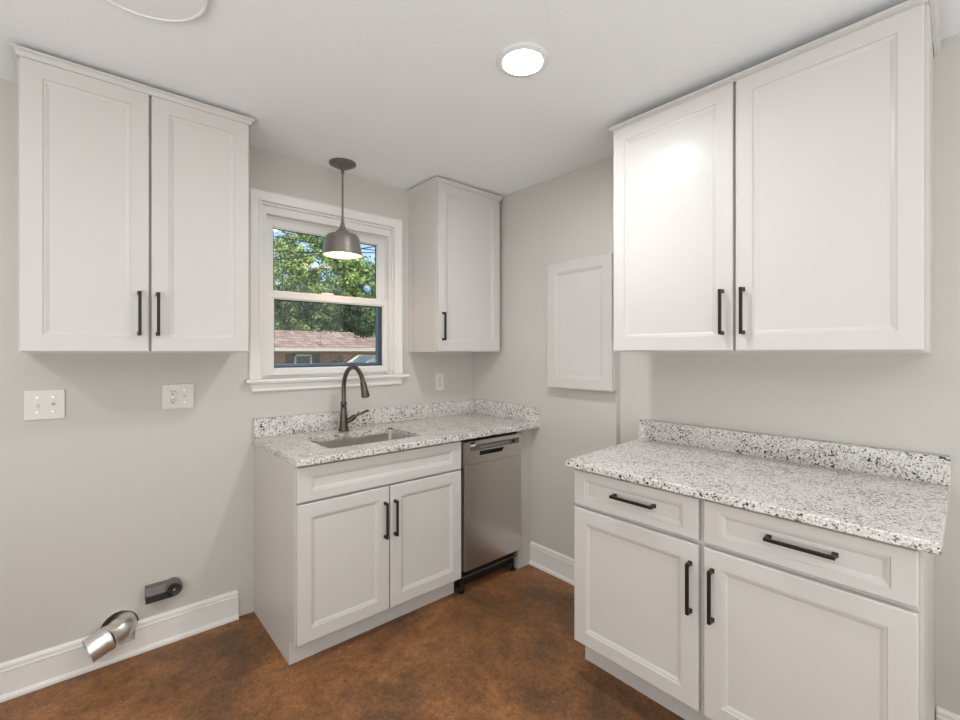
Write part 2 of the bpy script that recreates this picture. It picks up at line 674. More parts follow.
# stool with apron
MB().box(-1.556, -0.582, -0.052, 0.03, 1.205, 1.222, 0.004, 2).build('window_sill', 'trim', win)
b = MB()
ap = [(0, 1.205), (-0.034, 1.205), (-0.034, 1.198), (-0.018, 1.192), (-0.015, 1.170), (-0.019, 1.166), (-0.019, 1.158), (0, 1.158)]
b.loft([[(-1.535, y, z) for y, z in ap], [(-0.610, y, z) for y, z in ap]])
for v in b.bm.verts:                                   # mitred ends leaning inward
    k = (1.205 - v.co.z) / 0.047
    v.co.x += 0.016 * k if v.co.x < -1.0 else -0.014 * k
b.build('apron', 'trim', win)
# jamb liner and vinyl frame
JX0, JX1 = WX0, WX1
b = MB()
b.box(JX0, JX0 + 0.010, 0, 0.016, WZ0, WZ1)
b.box(JX1 - 0.008, JX1, 0, 0.016, WZ0, WZ1)
b.box(JX0 + 0.010, JX1 - 0.008, 0, 0.016, WZ1 - 0.010, WZ1)
b.box(JX0, JX0 + 0.036, 0.016, T + 0.01, WZ0, WZ1)
b.box(JX1 - 0.018, JX1, 0.016, T + 0.01, WZ0, WZ1)
b.box(JX0 + 0.036, JX1 - 0.018, 0.016, T + 0.01, WZ1 - 0.052, WZ1)
b.box(JX0 + 0.036, JX1 - 0.018, 0.030, T + 0.02, WZ0, WZ0 + 0.012)
# parting ridges beside and above the upper sash
b.box(JX0 + 0.036, JX0 + 0.042, 0.058, 0.064, WZ0 + 0.012, WZ1 - 0.052)
b.box(JX1 - 0.024, JX1 - 0.018, 0.058, 0.064, WZ0 + 0.012, WZ1 - 0.052)
b.box(JX0 + 0.042, JX1 - 0.024, 0.058, 0.064, WZ1 - 0.062, WZ1 - 0.052)
b.build('jamb', 'vinyl', win)


def sash(name, x0, x1, z0, z1, y0, y1, sl, sr, bot, top, gy):
    b = MB()
    b.box(x0, x0 + sl, y0, y1, z0, z1, 0.002)
    b.box(x1 - sr, x1, y0, y1, z0, z1, 0.002)
    b.box(x0 + sl, x1 - sr, y0, y1, z0, z0 + bot, 0.002)
    b.box(x0 + sl, x1 - sr, y0, y1, z1 - top, z1, 0.002)
    # inner glazing bead
    g = 0.006
    b.box(x0 + sl, x0 + sl + g, y0 + 0.008, y1 - 0.004, z0 + bot, z1 - top)
    b.box(x1 - sr - g, x1 - sr, y0 + 0.008, y1 - 0.004, z0 + bot, z1 - top)
    b.box(x0 + sl, x1 - sr, y0 + 0.008, y1 - 0.004, z0 + bot, z0 + bot + g)
    b.box(x0 + sl, x1 - sr, y0 + 0.008, y1 - 0.004, z1 - top - g, z1 - top)
    s = b.build(name, 'vinyl', win)
    MB().box(x0 + sl, x1 - sr, gy, gy + 0.003, z0 + bot, z1 - top).build('pane', 'glass', s)
    g = 0.0045
    b = MB()
    a0, a1, c0, c1 = x0 + sl + 0.006, x1 - sr - 0.006, z0 + bot + 0.006, z1 - top - 0.006
    for q in ((a0, a0 + g, c0, c1), (a1 - g, a1, c0, c1), (a0, a1, c0, c0 + g), (a0, a1, c1 - g, c1)):
        b.box(q[0], q[1], gy - 0.003, gy, q[2], q[3])
    b.build('gasket', 'gasket', s)
    return s


sash('lower_sash', JX0 + 0.037, JX1 - 0.019, WZ0 + 0.013, 1.703, 0.026, 0.056, 0.036, 0.030, 0.037, 0.041, 0.046)
up = sash('upper_sash', JX0 + 0.0365, JX1 - 0.0185, 1.665, WZ1 - 0.0525, 0.066, 0.098, 0.044, 0.052, 0.032, 0.052, 0.084)
MB().box(-1.13, -1.06, 0.026, 0.050, 1.7035, 1.713, 0.003).build('sash_lock', 'vinyl', win)
# round sticker on the upper pane
b = MB().lathe([(0.026, 0.0812), (0.026, 0.0835)], (-0.815, 0, 1.772), 'y', 28)
st = b.build('sticker', 'blue', up, label='round blue and white sticker')
b = MB()
b.extrude([(-0.832 + dx * 0.9, 0.0803, 1.772 + dz) for dx, dz in ((0.0, 0.004), (0.008, 0.016), (0.026, 0.016), (0.036, 0.004), (0.030, -0.010), (0.024, -0.016), (0.022, -0.002), (0.014, 0.004))], (0, 0, 0), (0, 0.0008, 0))
b.build('sticker_mark', 'sticker', st)
# exterior track and insect screen
b = MB()
b.box(JX0 + 0.036, JX0 + 0.050, 0.104, 0.140, WZ0 + 0.012, 1.70)
b.box(JX1 - 0.048, JX1 - 0.018, 0.104, 0.140, WZ0 + 0.012, 1.70)
b.box(JX0 + 0.050, JX1 - 0.048, 0.104, 0.140, 1.685, 1.70)
b.box(JX0 + 0.050, JX1 - 0.048, 0.104, 0.140, WZ0 + 0.012, WZ0 + 0.075)
b.build('outer_frame', 'extframe', win, label='blue grey outer screen frame of the window')
MB().box(JX0 + 0.050, JX1 - 0.048, 0.125, 0.1262, WZ0 + 0.075, 1.685).build('insect_screen', 'screen', win)


# ------------------------------------------------------------------ upper cabinets
def crown(parent, path, zt, right=True, h=0.027):
    """path: plan points along the cabinet top (outer corners); profile steps outward"""
    prof = [(0.0, zt - h), (0.002, zt - h + 0.001), (0.003, zt - h * 0.74), (0.007, zt - 0.012), (0.013, zt - 0.008), (0.016, zt - 0.006), (0.016, zt), (0.0, zt)]
    pts = [Vector((x, y)) for x, y in path]
    nrm = []
    for i in range(len(pts) - 1):
        d = (pts[i + 1] - pts[i]).normalized()
        nrm.append(Vector((d.y, -d.x)) if right else Vector((-d.y, d.x)))
    rings = []
    for i, p in enumerate(pts):
        if i == 0:
            m = nrm[0]
        elif i == len(pts) - 1:
            m = nrm[-1]
        else:
            m = (nrm[i - 1] + nrm[i])
            m = m / m.dot(nrm[i])
        rings.append([(p.x + m.x * d, p.y + m.y * d, z) for d, z in prof])
    return MB().loft(rings).build('crown_moulding', 'paint', parent)


# left of the window
c = thing('wall_cabinet', 'white two-door wall cabinet left of the window, above the switch plates', 'cabinet', (-1.985, -0.16, 1.362))
x0, x1, zb = -2.357, -1.611, 1.3605
b = MB()
b.box(x0, x1, -0.300, -0.001, zb + 0.012, 2.405)
b.box(x0, x0 + 0.016, -0.300, -0.001, zb, zb + 0.012)
b.box(x1 - 0.016, x1, -0.300, -0.001, zb, zb + 0.012)
b.build('carcass', 'paint', c)
b = MB()
b.box(x0, x1, -0.320, -0.300, zb, zb + 0.045)
b.box(x0, x1, -0.320, -0.300, 2.36, 2.405)
b.box(x0, x0 + 0.04, -0.320, -0.300, zb + 0.045, 2.36)
b.box(x1 - 0.04, x1, -0.320, -0.300, zb + 0.045, 2.36)
b.box(-1.992 - 0.012, -1.992 + 0.030, -0.3185, -0.300, zb + 0.045, 2.36)
b.build('face_frame', 'paint', c)
for xa, xb, hx in ((-2.351, -1.9855, -2.017), (-1.9775, -1.619, -1.957)):
    d = front(c, 'door', (xa, -0.3215, 1.3665), (1, 0, 0), (0, -1, 0), xb - xa, 1.3665, 2.396, 0.021, 0.058, 0.058)
    pull(d, (hx, -0.3425, 1.518), (0, 0, 1), (0, -1, 0))
crown(c, [(x0, -0.001), (x0, -0.338), (x1, -0.338), (x1, -0.001)], 2.424, right=True)
# filler board between the top rail and the crown
MB().box(x0 + 0.001, x1 - 0.001, -0.3375, -0.3205, 2.3975, 2.412).build('top_filler', 'paint', c)

# corner cabinet
c = thing('wall_cabinet', 'narrow white single-door wall cabinet in the corner right of the window', 'cabinet', (-0.28, -0.155, 1.365))
x0, x1, zb = -0.557, -0.020, 1.364
MB().box(x0 + 0.004, x1, -0.290, -0.001, zb + 0.008, 2.41).build('carcass', 'paint', c)
b = MB()
b.box(x0, x1, -0.308, -0.290, zb, zb + 0.045)
b.box(x0, x1, -0.308, -0.290, 2.365, 2.41)
b.box(x0, x0 + 0.045, -0.308, -0.290, zb + 0.045, 2.365)
b.box(x1 - 0.05, x1, -0.308, -0.290, zb + 0.045, 2.365)
b.build('face_frame', 'paint', c)
b = MB()
b.box(x0, x0 + 0.004, -0.290, -0.001, zb, 2.41)
b.box(x0 - 0.004, x0, -0.026, -0.001, zb, 2.41)
b.build('side_panel', 'paint', c)
d = front(c, 'door', (-0.5525, -0.3095, 1.370), (1, 0, 0), (0, -1, 0), 0.516, 1.370, 2.402, 0.0205, 0.058, 0.058)
pull(d, (-0.519, -0.330, 1.523), (0, 0, 1), (0, -1, 0))
pr = crown(c, [(x0, -0.001), (x0, -0.325), (x1, -0.325)], 2.430, right=True)
MB().box(x0 + 0.001, x1, -0.3245, -0.3085, 2.4035, 2.420).build('top_filler', 'paint', c)

# right wall, double
c = thing('wall_cabinet', 'large white two-door wall cabinet above the right-hand granite counter', 'cabinet', (-0.14, -1.925, 1.36))
ya, yb_, yc = -1.398, -2.446, -2.430      # left end, right end at the front, right end at the wall
xb = XJ - 0.001
b = MB()
b.prism([(-0.295, ya), (xb, ya), (xb, yc), (-0.295, yb_)], zb + 0.012, 2.395)
b.prism([(-0.295, yb_ + 0.016), (xb, yc + 0.016), (xb, yc), (-0.295, yb_)], zb - 0.001, zb + 0.012)
b.prism([(-0.295, ya), (xb, ya), (xb, ya - 0.016), (-0.295, ya - 0.016)], zb - 0.001, zb + 0.012)
b.build('carcass', 'paint', c)
b = MB()
b.box(-0.315, -0.295, ya, yb_, zb - 0.001, zb + 0.045)
b.box(-0.315, -0.295, ya, yb_, 2.35, 2.395)
b.box(-0.315, -0.295, ya, ya - 0.04, zb + 0.045, 2.35)
b.box(-0.315, -0.295, yb_ + 0.04, yb_, zb + 0.045, 2.35)
b.box(-0.3135, -0.295, -1.91, -1.95, zb + 0.045, 2.35)
b.build('face_frame', 'paint', c)
for y0, y1, hy in ((-1.405, -1.9185, -1.882), (-1.9285, -2.437, -1.955)):
    d = front(c, 'door', (-0.3165, y0, 1.370), (0, -1, 0), (-1, 0, 0), y0 - y1, 1.370, 2.385, 0.021, 0.058, 0.058)
    pull(d, (-0.3375, hy, 1.518), (0, 0, 1), (-1, 0, 0))
crown(c, [(xb, ya), (-0.330, ya), (-0.330, yb_ - 0.003), (xb, yc - 0.003)], 2.4045, right=True, h=0.0175)
MB().box(-0.3295, -0.3155, ya - 0.001, yb_ + 0.001, 2.3865, 2.400).build('top_filler', 'paint', c)

# ------------------------------------------------------------------ flat cabinet door on the wall
c = thing('access_door', 'white recessed-panel door mounted flat on the right wall beside the large wall cabinet', 'access door', (-0.001, -0.985, 1.153))
MB().box(-0.027, -0.001, -1.214, -0.768, 1.158, 1.892, 0.001).build('backing_frame', 'paint', c)
front(c, 'door', (-0.028, -0.760, 1.152), (0, -1, 0), (-1, 0, 0), 0.452, 1.152, 1.897, 0.021, 0.058, 0.058)

# ------------------------------------------------------------------ sink run
c = thing('sink_base_cabinet', 'white two-door base cabinet under the sink with a false drawer front', 'cabinet', (-1.055, -0.3, 0))
b = MB()
b.prism([(-1.508, -0.001), (-1.508, -0.545), (-1.498, -0.545), (-1.498, -0.001)], 0, 0.105)
b.box(-1.508, -1.498, -0.608, -0.001, 0.105, 0.883)
b.build('side_panel', 'paint', c)
b = MB()
b.box(-1.498, -0.602, -0.585, -0.001, 0.105, 0.60)
b.box(-1.498, -0.602, -0.585, -0.572, 0.60, 0.883)
b.box(-1.498, -1.482, -0.572, -0.001, 0.60, 0.883)
b.box(-0.618, -0.602, -0.572, -0.001, 0.60, 0.883)
b.build('carcass', 'paint', c)
b = MB()
b.box(-1.498, -0.602, -0.606, -0.585, 0.105, 0.883)
b.build('face_frame', 'paint', c)
MB().box(-1.5075, -0.602, -0.5455, -0.530, 0.0, 0.104).build('toe_kick', 'paint', c)
b = front(c, 'drawer_front', (-1.502, -0.6085, 0.722), (1, 0, 0), (0, -1, 0), 0.888, 0.722, 0.872, 0.0215, 0.058, 0.040)
for xa, xb2, hx in ((-1.502, -1.0625, -1.088), (-1.0565, -0.614, -1.033)):
    d = front(c, 'door', (xa, -0.6085, 0.116), (1, 0, 0), (0, -1, 0), xb2 - xa, 0.116, 0.713, 0.0215, 0.058, 0.058)
    pull(d, (hx, -0.630, 0.555), (0, 0, 1), (0, -1, 0))

# filler leg right of the dishwasher
b = MB()
b.box(-0.122, -0.001, -0.588, -0.568, 0, 0.883)
b.box(-0.124, -0.110, -0.568, -0.03, 0, 0.883)
b.box(-0.030, -0.027, -0.5895, -0.588, 0.0, 0.883)
tag(b.build('end_panel', 'paint'), 'narrow white filler panel between the dishwasher and the right wall', 'panel')

# dishwasher
c = thing('dishwasher', 'narrow stainless steel dishwasher under the counter beside the sink cabinet', 'dishwasher', (-0.37, -0.32, 0))
MB().box(-0.590, -0.138, -0.585, -0.06, 0.105, 0.868).build('body', 'black', c)
b = MB()
b.box(-0.586, -0.131, -0.623, -0.586, 0.137, 0.728, 0.004, 2)
b.build('door', 'steel', c)
b = MB()
b.box(-0.592, -0.129, -0.626, -0.586, 0.730, 0.768)
b.box(-0.592, -0.129, -0.626, -0.586, 0.798, 0.860)
b.box(-0.592, -0.478, -0.626, -0.586, 0.768, 0.798)
b.box(-0.252, -0.129, -0.626, -0.586, 0.768, 0.798)
b.build('control_panel', 'steel', c)
pk = MB().box(-0.478, -0.252, -0.594, -0.587, 0.768, 0.798).build('handle', 'black', c)
lip = MB()
lip.loft([[(-0.478, -0.626, 0.768), (-0.478, -0.596, 0.768), (-0.478, -0.626, 0.774)],
          [(-0.252, -0.626, 0.768), (-0.252, -0.596, 0.768), (-0.252, -0.626, 0.774)]])
lip.loft([[(-0.300, -0.622, 0.770), (-0.300, -0.596, 0.770), (-0.276, -0.622, 0.797)],
          [(-0.252, -0.622, 0.770), (-0.252, -0.596, 0.770), (-0.252, -0.622, 0.797)]])
lip.build('grip_lip', 'steel', pk)
strip = MB().box(-0.548, -0.156, -0.6272, -0.6258, 0.806, 0.838, 0.0005).build('control_strip', 'panelgrey', c)
for i in range(11):
    xx = -0.468 + i * 0.0212
    MB().box(xx, xx + 0.009, -0.6280, -0.6270, 0.818, 0.824).build('button', 'btn', strip)
MB().box(-0.222, -0.196, -0.6282, -0.6270, 0.814, 0.832).build('display', 'black', strip)
MB().box(-0.5455, -0.510, -0.6280, -0.6270, 0.8305, 0.843).build('energy_label', 'sticker', strip, label='small white label')
MB().box(-0.5455, -0.512, -0.6272, -0.6258, 0.846, 0.855).build('name_badge', 'black', c, label='small dark maker badge')
MB().box(-0.586, -0.140, -0.560, -0.550, 0.030, 0.100).build('toe_plate', 'black', c)
MB().box(-0.580, -0.146, -0.600, -0.592, 0.092, 0.099).build('lower_rail', 'panelgrey', c)
for xx in (-0.570, -0.158):
    MB().lathe([(0.016, 0.0), (0.016, 0.010), (0.007, 0.012), (0.007, 0.105)], (xx, -0.575, 0), 'z', 16).build('foot', 'black', c)

# sink counter: slab with a cut-out and splashes
ct = thing('granite_countertop', 'speckled granite countertop over the sink cabinet and dishwasher', 'countertop', (-0.755, -0.33, 0.884))
b = MB()
SX0, SX1, SY0, SY1 = -1.318, -0.797, -0.528, -0.188


def rrect(x0, x1, y0, y1, r, n=5):
    pts = []
    for cx, cy, a0 in ((x1 - r, y1 - r, 0), (x0 + r, y1 - r, 90), (x0 + r, y0 + r, 180), (x1 - r, y0 + r, 270)):
        for i in range(n + 1):
            a = math.radians(a0 + 90 * i / n)
            pts.append((cx + r * math.cos(a), cy + r * math.sin(a)))
    return pts


hole = rrect(SX0, SX1, SY0, SY1, 0.018)


def outer_match(x0, x1, y0, y1, n=5):
    # outer rectangle sampled so corner k matches the hole's corner arcs
    pts = []
    for cx, cy in ((x1, y1), (x0, y1), (x0, y0), (x1, y0)):
        for i in range(n + 1):
            pts.append((cx, cy))
    return pts


OX0, OX1, OY0, OY1 = -1.516, -0.001, -0.660, -0.001
# rounded outer edge; rings run around the section
e = 0.004
ringdef = [(hole, 0.884), (hole, 0.914 - 0.002), ([(x + (e / 2 if x > (SX0 + SX1) / 2 else -e / 2), y + (e / 2 if y > (SY0 + SY1) / 2 else -e / 2)) for x, y in hole], 0.914)]
n = 5


def rr(i):
    return rrect(OX0 + i, OX1, OY0 + i, OY1, 0.0006 + 0.0, n)


ringdef += [(rr(e), 0.914), (rr(e * 0.3), 0.914 - e * 0.3), (rr(0), 0.914 - e), (rr(0), 0.884 + e), (rr(e), 0.884)]
b.loft([[(x, y, z) for x, y in pts] for pts, z in ringdef], closed=True)
b.build('slab', 'granite', ct)
MB().box(OX0 + 0.002, -0.001, -0.024, -0.001, 0.9145, 1.014, 0.0015).build('back_splash', 'granite', ct)
MB().box(-0.024, -0.001, -0.656, -0.0245, 0.9145, 1.018, 0.0015).build('side_splash', 'granite', ct)

# undermount sink
sk = thing('sink', 'stainless steel undermount sink bowl below the window', 'sink', (-1.057, -0.358, 0.68))
b = MB()
ro = lambda g, r, z: [(x, y, z) for x, y in rrect(SX0 - g, SX1 + g, SY0 - g, SY1 + g, r, 6)]
b.loft([ro(0.018, 0.03, 0.8835), ro(-0.001, 0.02, 0.8835), ro(-0.002, 0.022, 0.875), ro(-0.006, 0.03, 0.74), ro(-0.02, 0.04, 0.716), ro(-0.05, 0.04, 0.708),
        ro(-0.16, 0.01, 0.704)], cap0=False, cap1=True)
b.loft([ro(0.018, 0.03, 0.8835), ro(0.018, 0.03, 0.882), ro(0.004, 0.022, 0.881), ro(0.0, 0.03, 0.735), ro(-0.02, 0.04, 0.700), ro(-0.16, 0.01, 0.698)], cap0=False, cap1=True)
b.build('bowl', 'sinksteel', sk, smooth=True)
MB().lathe([(0.045, 0.7045), (0.045, 0.7075), (0.036, 0.7075), (0.030, 0.7045)], (-1.057, -0.355, 0), 'z', 32).build('drain', 'steel', sk, smooth=True)

# faucet
fx, fy = -1.062, -0.112
fc = thing('faucet', 'dark bronze gooseneck faucet standing behind the sink', 'faucet', (fx, fy, 0.9145))
MB().lathe([(0.029, 0.9145), (0.029, 0.921), (0.0265, 0.926), (0.0245, 0.935), (0.0215, 0.98), (0.0175, 1.03), (0.0155, 1.06), (0.0175, 1.064), (0.0185, 1.070), (0.0175, 1.077), (0.014, 1.080), (0.0125, 1.083)], (fx, fy, 0), 'z', 32).build('body', 'faucet', fc, smooth=True)
pts = [(fx, fy, 1.081), (fx, fy, 1.14), (fx, fy, 1.158)]
R = 0.124
for i in range(1, 14):
    a = math.radians(180 - i * 12.2)
    pts.append((fx, fy - R - R * math.cos(a), 1.158 + R * math.sin(a)))
end = Vector(pts[-1])
MB().tube(pts, 0.0125, 20).build('spout', 'faucet', fc, smooth=True)
dr = (Vector(pts[-1]) - Vector(pts[-2])).normalized()
dr = (dr + Vector((0, -0.10, -0.5))).normalized()
hp = [end - dr * 0.004, end + dr * 0.004, end + dr * 0.010, end + dr * 0.045, end + dr * 0.075, end + dr * 0.082]
MB().tube(hp, [0.0130, 0.0165, 0.0165, 0.0185, 0.0225, 0.0200], 24).build('spray_head', 'faucet', fc, smooth=True)
b = MB()
b.tube([(fx + 0.012, fy - 0.004, 0.962), (fx + 0.035, fy - 0.010, 0.976), (fx + 0.058, fy - 0.014, 0.990), (fx + 0.066, fy - 0.016, 0.995)], [0.0135, 0.0150, 0.0150, 0.009], 18)
b.tube([(fx + 0.062, fy - 0.015, 0.993), (fx + 0.10, fy - 0.022, 1.008), (fx + 0.128, fy - 0.026, 1.019), (fx + 0.140, fy - 0.028, 1.022)], [0.0055, 0.0055, 0.0075, 0.0065], 14)
b.build('handle', 'faucet', fc, smooth=True)

# ------------------------------------------------------------------ right base cabinet
c = thing('base_cabinet', 'wide white base cabinet with two drawers above two doors along the right wall', 'cabinet', (-0.28, -1.93, 0))
yl, yr, yrw = -1.402, -2.457, -2.434
b = MB()
b.prism([(-0.592, yl), (XJ - 0.001, yl), (XJ - 0.001, yrw), (-0.592, yr)], 0.150, 0.883)
b.prism([(-0.480, yl - 0.002), (XJ - 0.001, yl - 0.002), (XJ - 0.001, yrw), (-0.480, yr + 0.002)], 0.0, 0.150)
b.build('carcass', 'paint', c)
b = MB()
b.box(-0.612, -0.592, yl, yr, 0.150, 0.883)
b.build('face_frame', 'paint', c)
MB().box(-0.500, -0.4805, -1.368, yr, 0.0, 0.1495).build('toe_kick', 'paint', c)
fx0 = -0.6135
for y0, y1, hy, hb in ((-1.408, -1.918, -1.893, (-1.679)), (-1.9355, -2.450, -1.964, (-2.204))):
    d = front(c, 'drawer', (fx0, y0, 0.733), (0, -1, 0), (-1, 0, 0), y0 - y1, 0.733, 0.874, 0.0215, 0.050, 0.030)
    pull(d, (fx0 - 0.0215 + 0.009, hb, 0.808), (0, 1, 0), (-1, 0, 0), 0.172, 0.034)
    d = front(c, 'door', (fx0, y0, 0.160), (0, -1, 0), (-1, 0, 0), y0 - y1, 0.160, 0.718, 0.0215, 0.056, 0.056)
    pull(d, (fx0 - 0.0215, hy, 0.571), (0, 0, 1), (-1, 0, 0))

ct = thing('granite_countertop', 'speckled granite countertop on the base cabinet along the right wall', 'countertop', (-0.31, -1.93, 0.884))
b = MB()
poly = [(-0.662, -1.386), (XJ - 0.001, -1.338), (XJ - 0.001, -2.472), (-0.662, -2.492)]


def inset(poly, d):
    cx = sum(p[0] for p in poly) / 4
    cy = sum(p[1] for p in poly) / 4
    return [(x + (d if x < cx else 0), y + (d if y < cy else -d)) for x, y in poly]


e = 0.004
b.loft([[(x, y, z) for x, y in p] for p, z in ((inset(poly, e), 0.884), (poly, 0.884 + e), (poly, 0.914 - e), (inset(poly, e * 0.3), 0.914 - e * 0.3), (inset(poly, e), 0.914))])
b.build('slab', 'granite', ct)
MB().prism([(0.006, -1.340), (XJ - 0.001, -1.338), (XJ - 0.001, -2.4715), (0.006, -2.473)], 0.9145, 1.011).build('back_splash', 'granite', ct)


# ------------------------------------------------------------------ wall plates
def plate(name, label, x0, x1, z0, z1, kinds, grp=None):
    r = thing(name, label, 'wall outlet' if 'outlet' in name else 'light switch', ((x0 + x1) / 2, -0.001, z0))
    MB().box(x0, x1, -0.0075, -0.001, z0, z1, 0.0025, 2).build('cover_plate', 'plate', r)
    n = len(kinds)
    zc = (z0 + z1) / 2
    for i, k in enumerate(kinds):
        xc = (x0 + x1) / 2 + (i - (n - 1) / 2) * 0.0465
        if k == 'toggle' or k == 'toggle_down':
            s = 1 if k == 'toggle' else -1
            f = MB().box(xc - 0.006, xc + 0.006, -0.0085, -0.0073, zc - 0.0125, zc + 0.0125).build('toggle_slot', 'plate', r)
            b = MB()
            b.loft([[(xc - 0.0045, -0.0083, zc - 0.005), (xc + 0.0045, -0.0083, zc - 0.005), (xc + 0.0045, -0.0083, zc + 0.007), (xc - 0.0045, -0.0083, zc + 0.007)],
                    [(xc - 0.0035, -0.021, zc + s * 0.008 - 0.0035), (xc + 0.0035, -0.021, zc + s * 0.008 - 0.0035), (xc + 0.0035, -0.021, zc + s * 0.008 + 0.0035), (xc - 0.0035, -0.021, zc + s * 0.008 + 0.0035)]])
            b.build('toggle', 'plate', f)
            for zz in (-0.030, 0.030):
                MB().lathe([(0.003, -0.0083), (0.003, -0.0073)], (xc, 0, zc + zz), 'y', 12).build('screw', 'steel', r)
        else:
            for zz in (-0.0195, 0.0195):
                f = MB().lathe([(0.0165, -0.0073), (0.0165, -0.0090), (0.0155, -0.0095)], (xc, 0, zc + zz), 'y', 28).build('socket', 'plate', r, smooth=True)
                b = MB()
                b.box(xc - 0.0078, xc - 0.0052, -0.0100, -0.0092, zc + zz + 0.000, zc + zz + 0.009)
                b.box(xc + 0.0052, xc + 0.0078, -0.0100, -0.0092, zc + zz + 0.001, zc + zz + 0.008)
                b.lathe([(0.0032, -0.0100), (0.0032, -0.0092)], (xc, 0, zc + zz - 0.0078), 'y', 12)
                b.build('slots', 'slot', f)
            MB().lathe([(0.003, -0.0083), (0.003, -0.0073)], (xc, 0, zc), 'y', 12).build('screw', 'steel', r)
    return r


plate('light_switch_plate', 'white wall plate with two toggle switches, leftmost under the left wall cabinet', -2.364, -2.242, 1.088, 1.210, ('toggle_down', 'toggle'))
plate('outlet_plate', 'white wall plate with a duplex outlet and a switch, left of the sink counter', -1.907, -1.779, 1.095, 1.212, ('outlet', 'toggle'))
plate('outlet_plate', 'single white duplex outlet between the window and the corner', -0.345, -0.273, 1.095, 1.216, ('outlet',))

# ------------------------------------------------------------------ duct elbow and grey fitting
d = thing('duct_elbow', 'shiny metal duct elbow sticking out of a hole in the wall at the baseboard', 'duct', (DX, -0.002, 0.08))
r = 0.049
p0 = Vector((DX + 0.014, 0.05, 0.150))
p1 = Vector((DX + 0.012, -0.020, 0.150))
p2 = Vector((DX + 0.002, -0.050, 0.149))
b = MB().tube([p0, p1, p2], [r, r, r * 0.98], 36, cap=False)
b.build('wall_sleeve', 'galv', d, smooth=True)
dd = Vector((-0.80, -0.55, -0.17)).normalized()
q0 = p2 + dd * 0.004 + Vector((0, 0.006, 0))
b = MB().tube([p2 + Vector((0.012, 0.022, 0)), q0, q0 + dd * 0.006, q0 + dd * 0.012, q0 + dd * 0.050, q0 + dd * 0.056], [r, r * 1.0, r * 1.05, r * 1.0, r * 0.99, r * 1.05], 36, cap=False)
b.build('elbow_section', 'galv', d, smooth=True)
dd2 = Vector((-0.93, -0.20, -0.30)).normalized()
q1 = q0 + dd * 0.040
b = MB().tube([q1, q1 + dd2 * 0.014, q1 + dd2 * 0.020, q1 + dd2 * 0.080], [r * 1.04, r * 1.08, r * 1.01, r * 1.03], 36, cap=False)
b.tube([q1 + dd2 * 0.080, q1 + dd2 * 0.02], [r * 1.01, r * 0.98], 36, cap=False)
b.build('open_collar', 'galv', d, smooth=True)

g = thing('pipe_fitting_box', 'dark grey plastic fitting with a round end on the wall above the duct', 'wall fitting', (-1.90, -0.002, 0.225))
za, zb2 = 0.228, 0.292
b = MB()
b.loft([[(-1.972, -0.002, za), (-1.972, -0.040, za), (-1.972, -0.052, za + 0.030), (-1.972, -0.036, zb2 - 0.004), (-1.972, -0.002, zb2)],
        [(-1.868, -0.002, za), (-1.868, -0.040, za), (-1.868, -0.052, za + 0.030), (-1.868, -0.036, zb2 - 0.004), (-1.868, -0.002, zb2)]])
b.build('arm', 'box', g)
MB().box(-1.9735, -1.872, -0.056, -0.039, za - 0.001, za + 0.031, 0.002).build('dark_insert', 'boxdark', g)
MB().lathe([(0.036, -0.002), (0.036, -0.046), (0.033, -0.052), (0.026, -0.053)], (-1.866, 0, 0.260), 'y', 36).build('round_end', 'box', g, smooth=True)
hubm = MB().lathe([(0.028, -0.0525), (0.028, -0.056), (0.022, -0.056), (0.020, -0.0545), (0.010, -0.0545), (0.009, -0.058), (0.006, -0.058)], (-1.866, 0, 0.260), 'y', 32).build('dial', 'boxdark', g, smooth=True)
MB().lathe([(0.0045, -0.0580), (0.0045, -0.0605)], (-1.866, 0, 0.260), 'y', 14).build('screw', 'galv', hubm)

# ------------------------------------------------------------------ pendant lamp
px, py = -1.073, -0.122
p = thing('pendant_lamp', 'grey metal pendant lamp with lit bell shade hanging before the window', 'pendant lamp', (px, py, 1.925))
MB().lathe([(0.074, H - 0.0005), (0.074, H - 0.008), (0.066, H - 0.012), (0.062, H - 0.012), (0.060, H - 0.016), (0.045, H - 0.024), (0.018, H - 0.032), (0.010, H - 0.040), (0.009, H - 0.058), (0.005, H - 0.060)], (px, py, 0), 'z', 48).build('canopy', 'stem', p, smooth=True)
MB().tube([(px, py, H - 0.05), (px, py, 2.11)], 0.0052, 14).build('stem', 'stem', p, smooth=True)
outerp = [(0.007, 2.1280), (0.009, 2.1030), (0.014, 2.0820), (0.022, 2.0640), (0.034, 2.0520), (0.040, 2.0460), (0.041, 2.0380), (0.060, 2.0350), (0.082, 2.0280), (0.091, 2.0160), (0.0955, 1.9960), (0.1015, 1.9580), (0.108, 1.9220), (0.110, 1.9140)]
sh = MB().lathe(outerp + [(0.1085, 1.9140)] + [(rr_ - 0.003, z - 0.002) for rr_, z in outerp[:6:-1]] + [(0.03, 2.0340)], (px, py, 0), 'z', 56).build('lamp_shade', 'nickel', p, smooth=True)
inner = [(0.1068, 1.9148)] + [(rr_ - 0.0042, z - 0.003) for rr_, z in outerp[-2:6:-1]] + [(0.02, 2.0280)]
MB().lathe(inner, (px, py, 0), 'z', 56, cap0=False, cap1=True).build('shade_lining', 'shadein', sh, smooth=True, label='warm white inside of the shade')
MB().lathe([(0.012, 2.0280), (0.014, 2.0080), (0.016, 2.0000), (0.027, 1.9830), (0.030, 1.9660), (0.027, 1.9500), (0.016, 1.9380), (0.004, 1.9350)], (px, py, 0), 'z', 24).build('bulb', 'bulb', p, smooth=True)


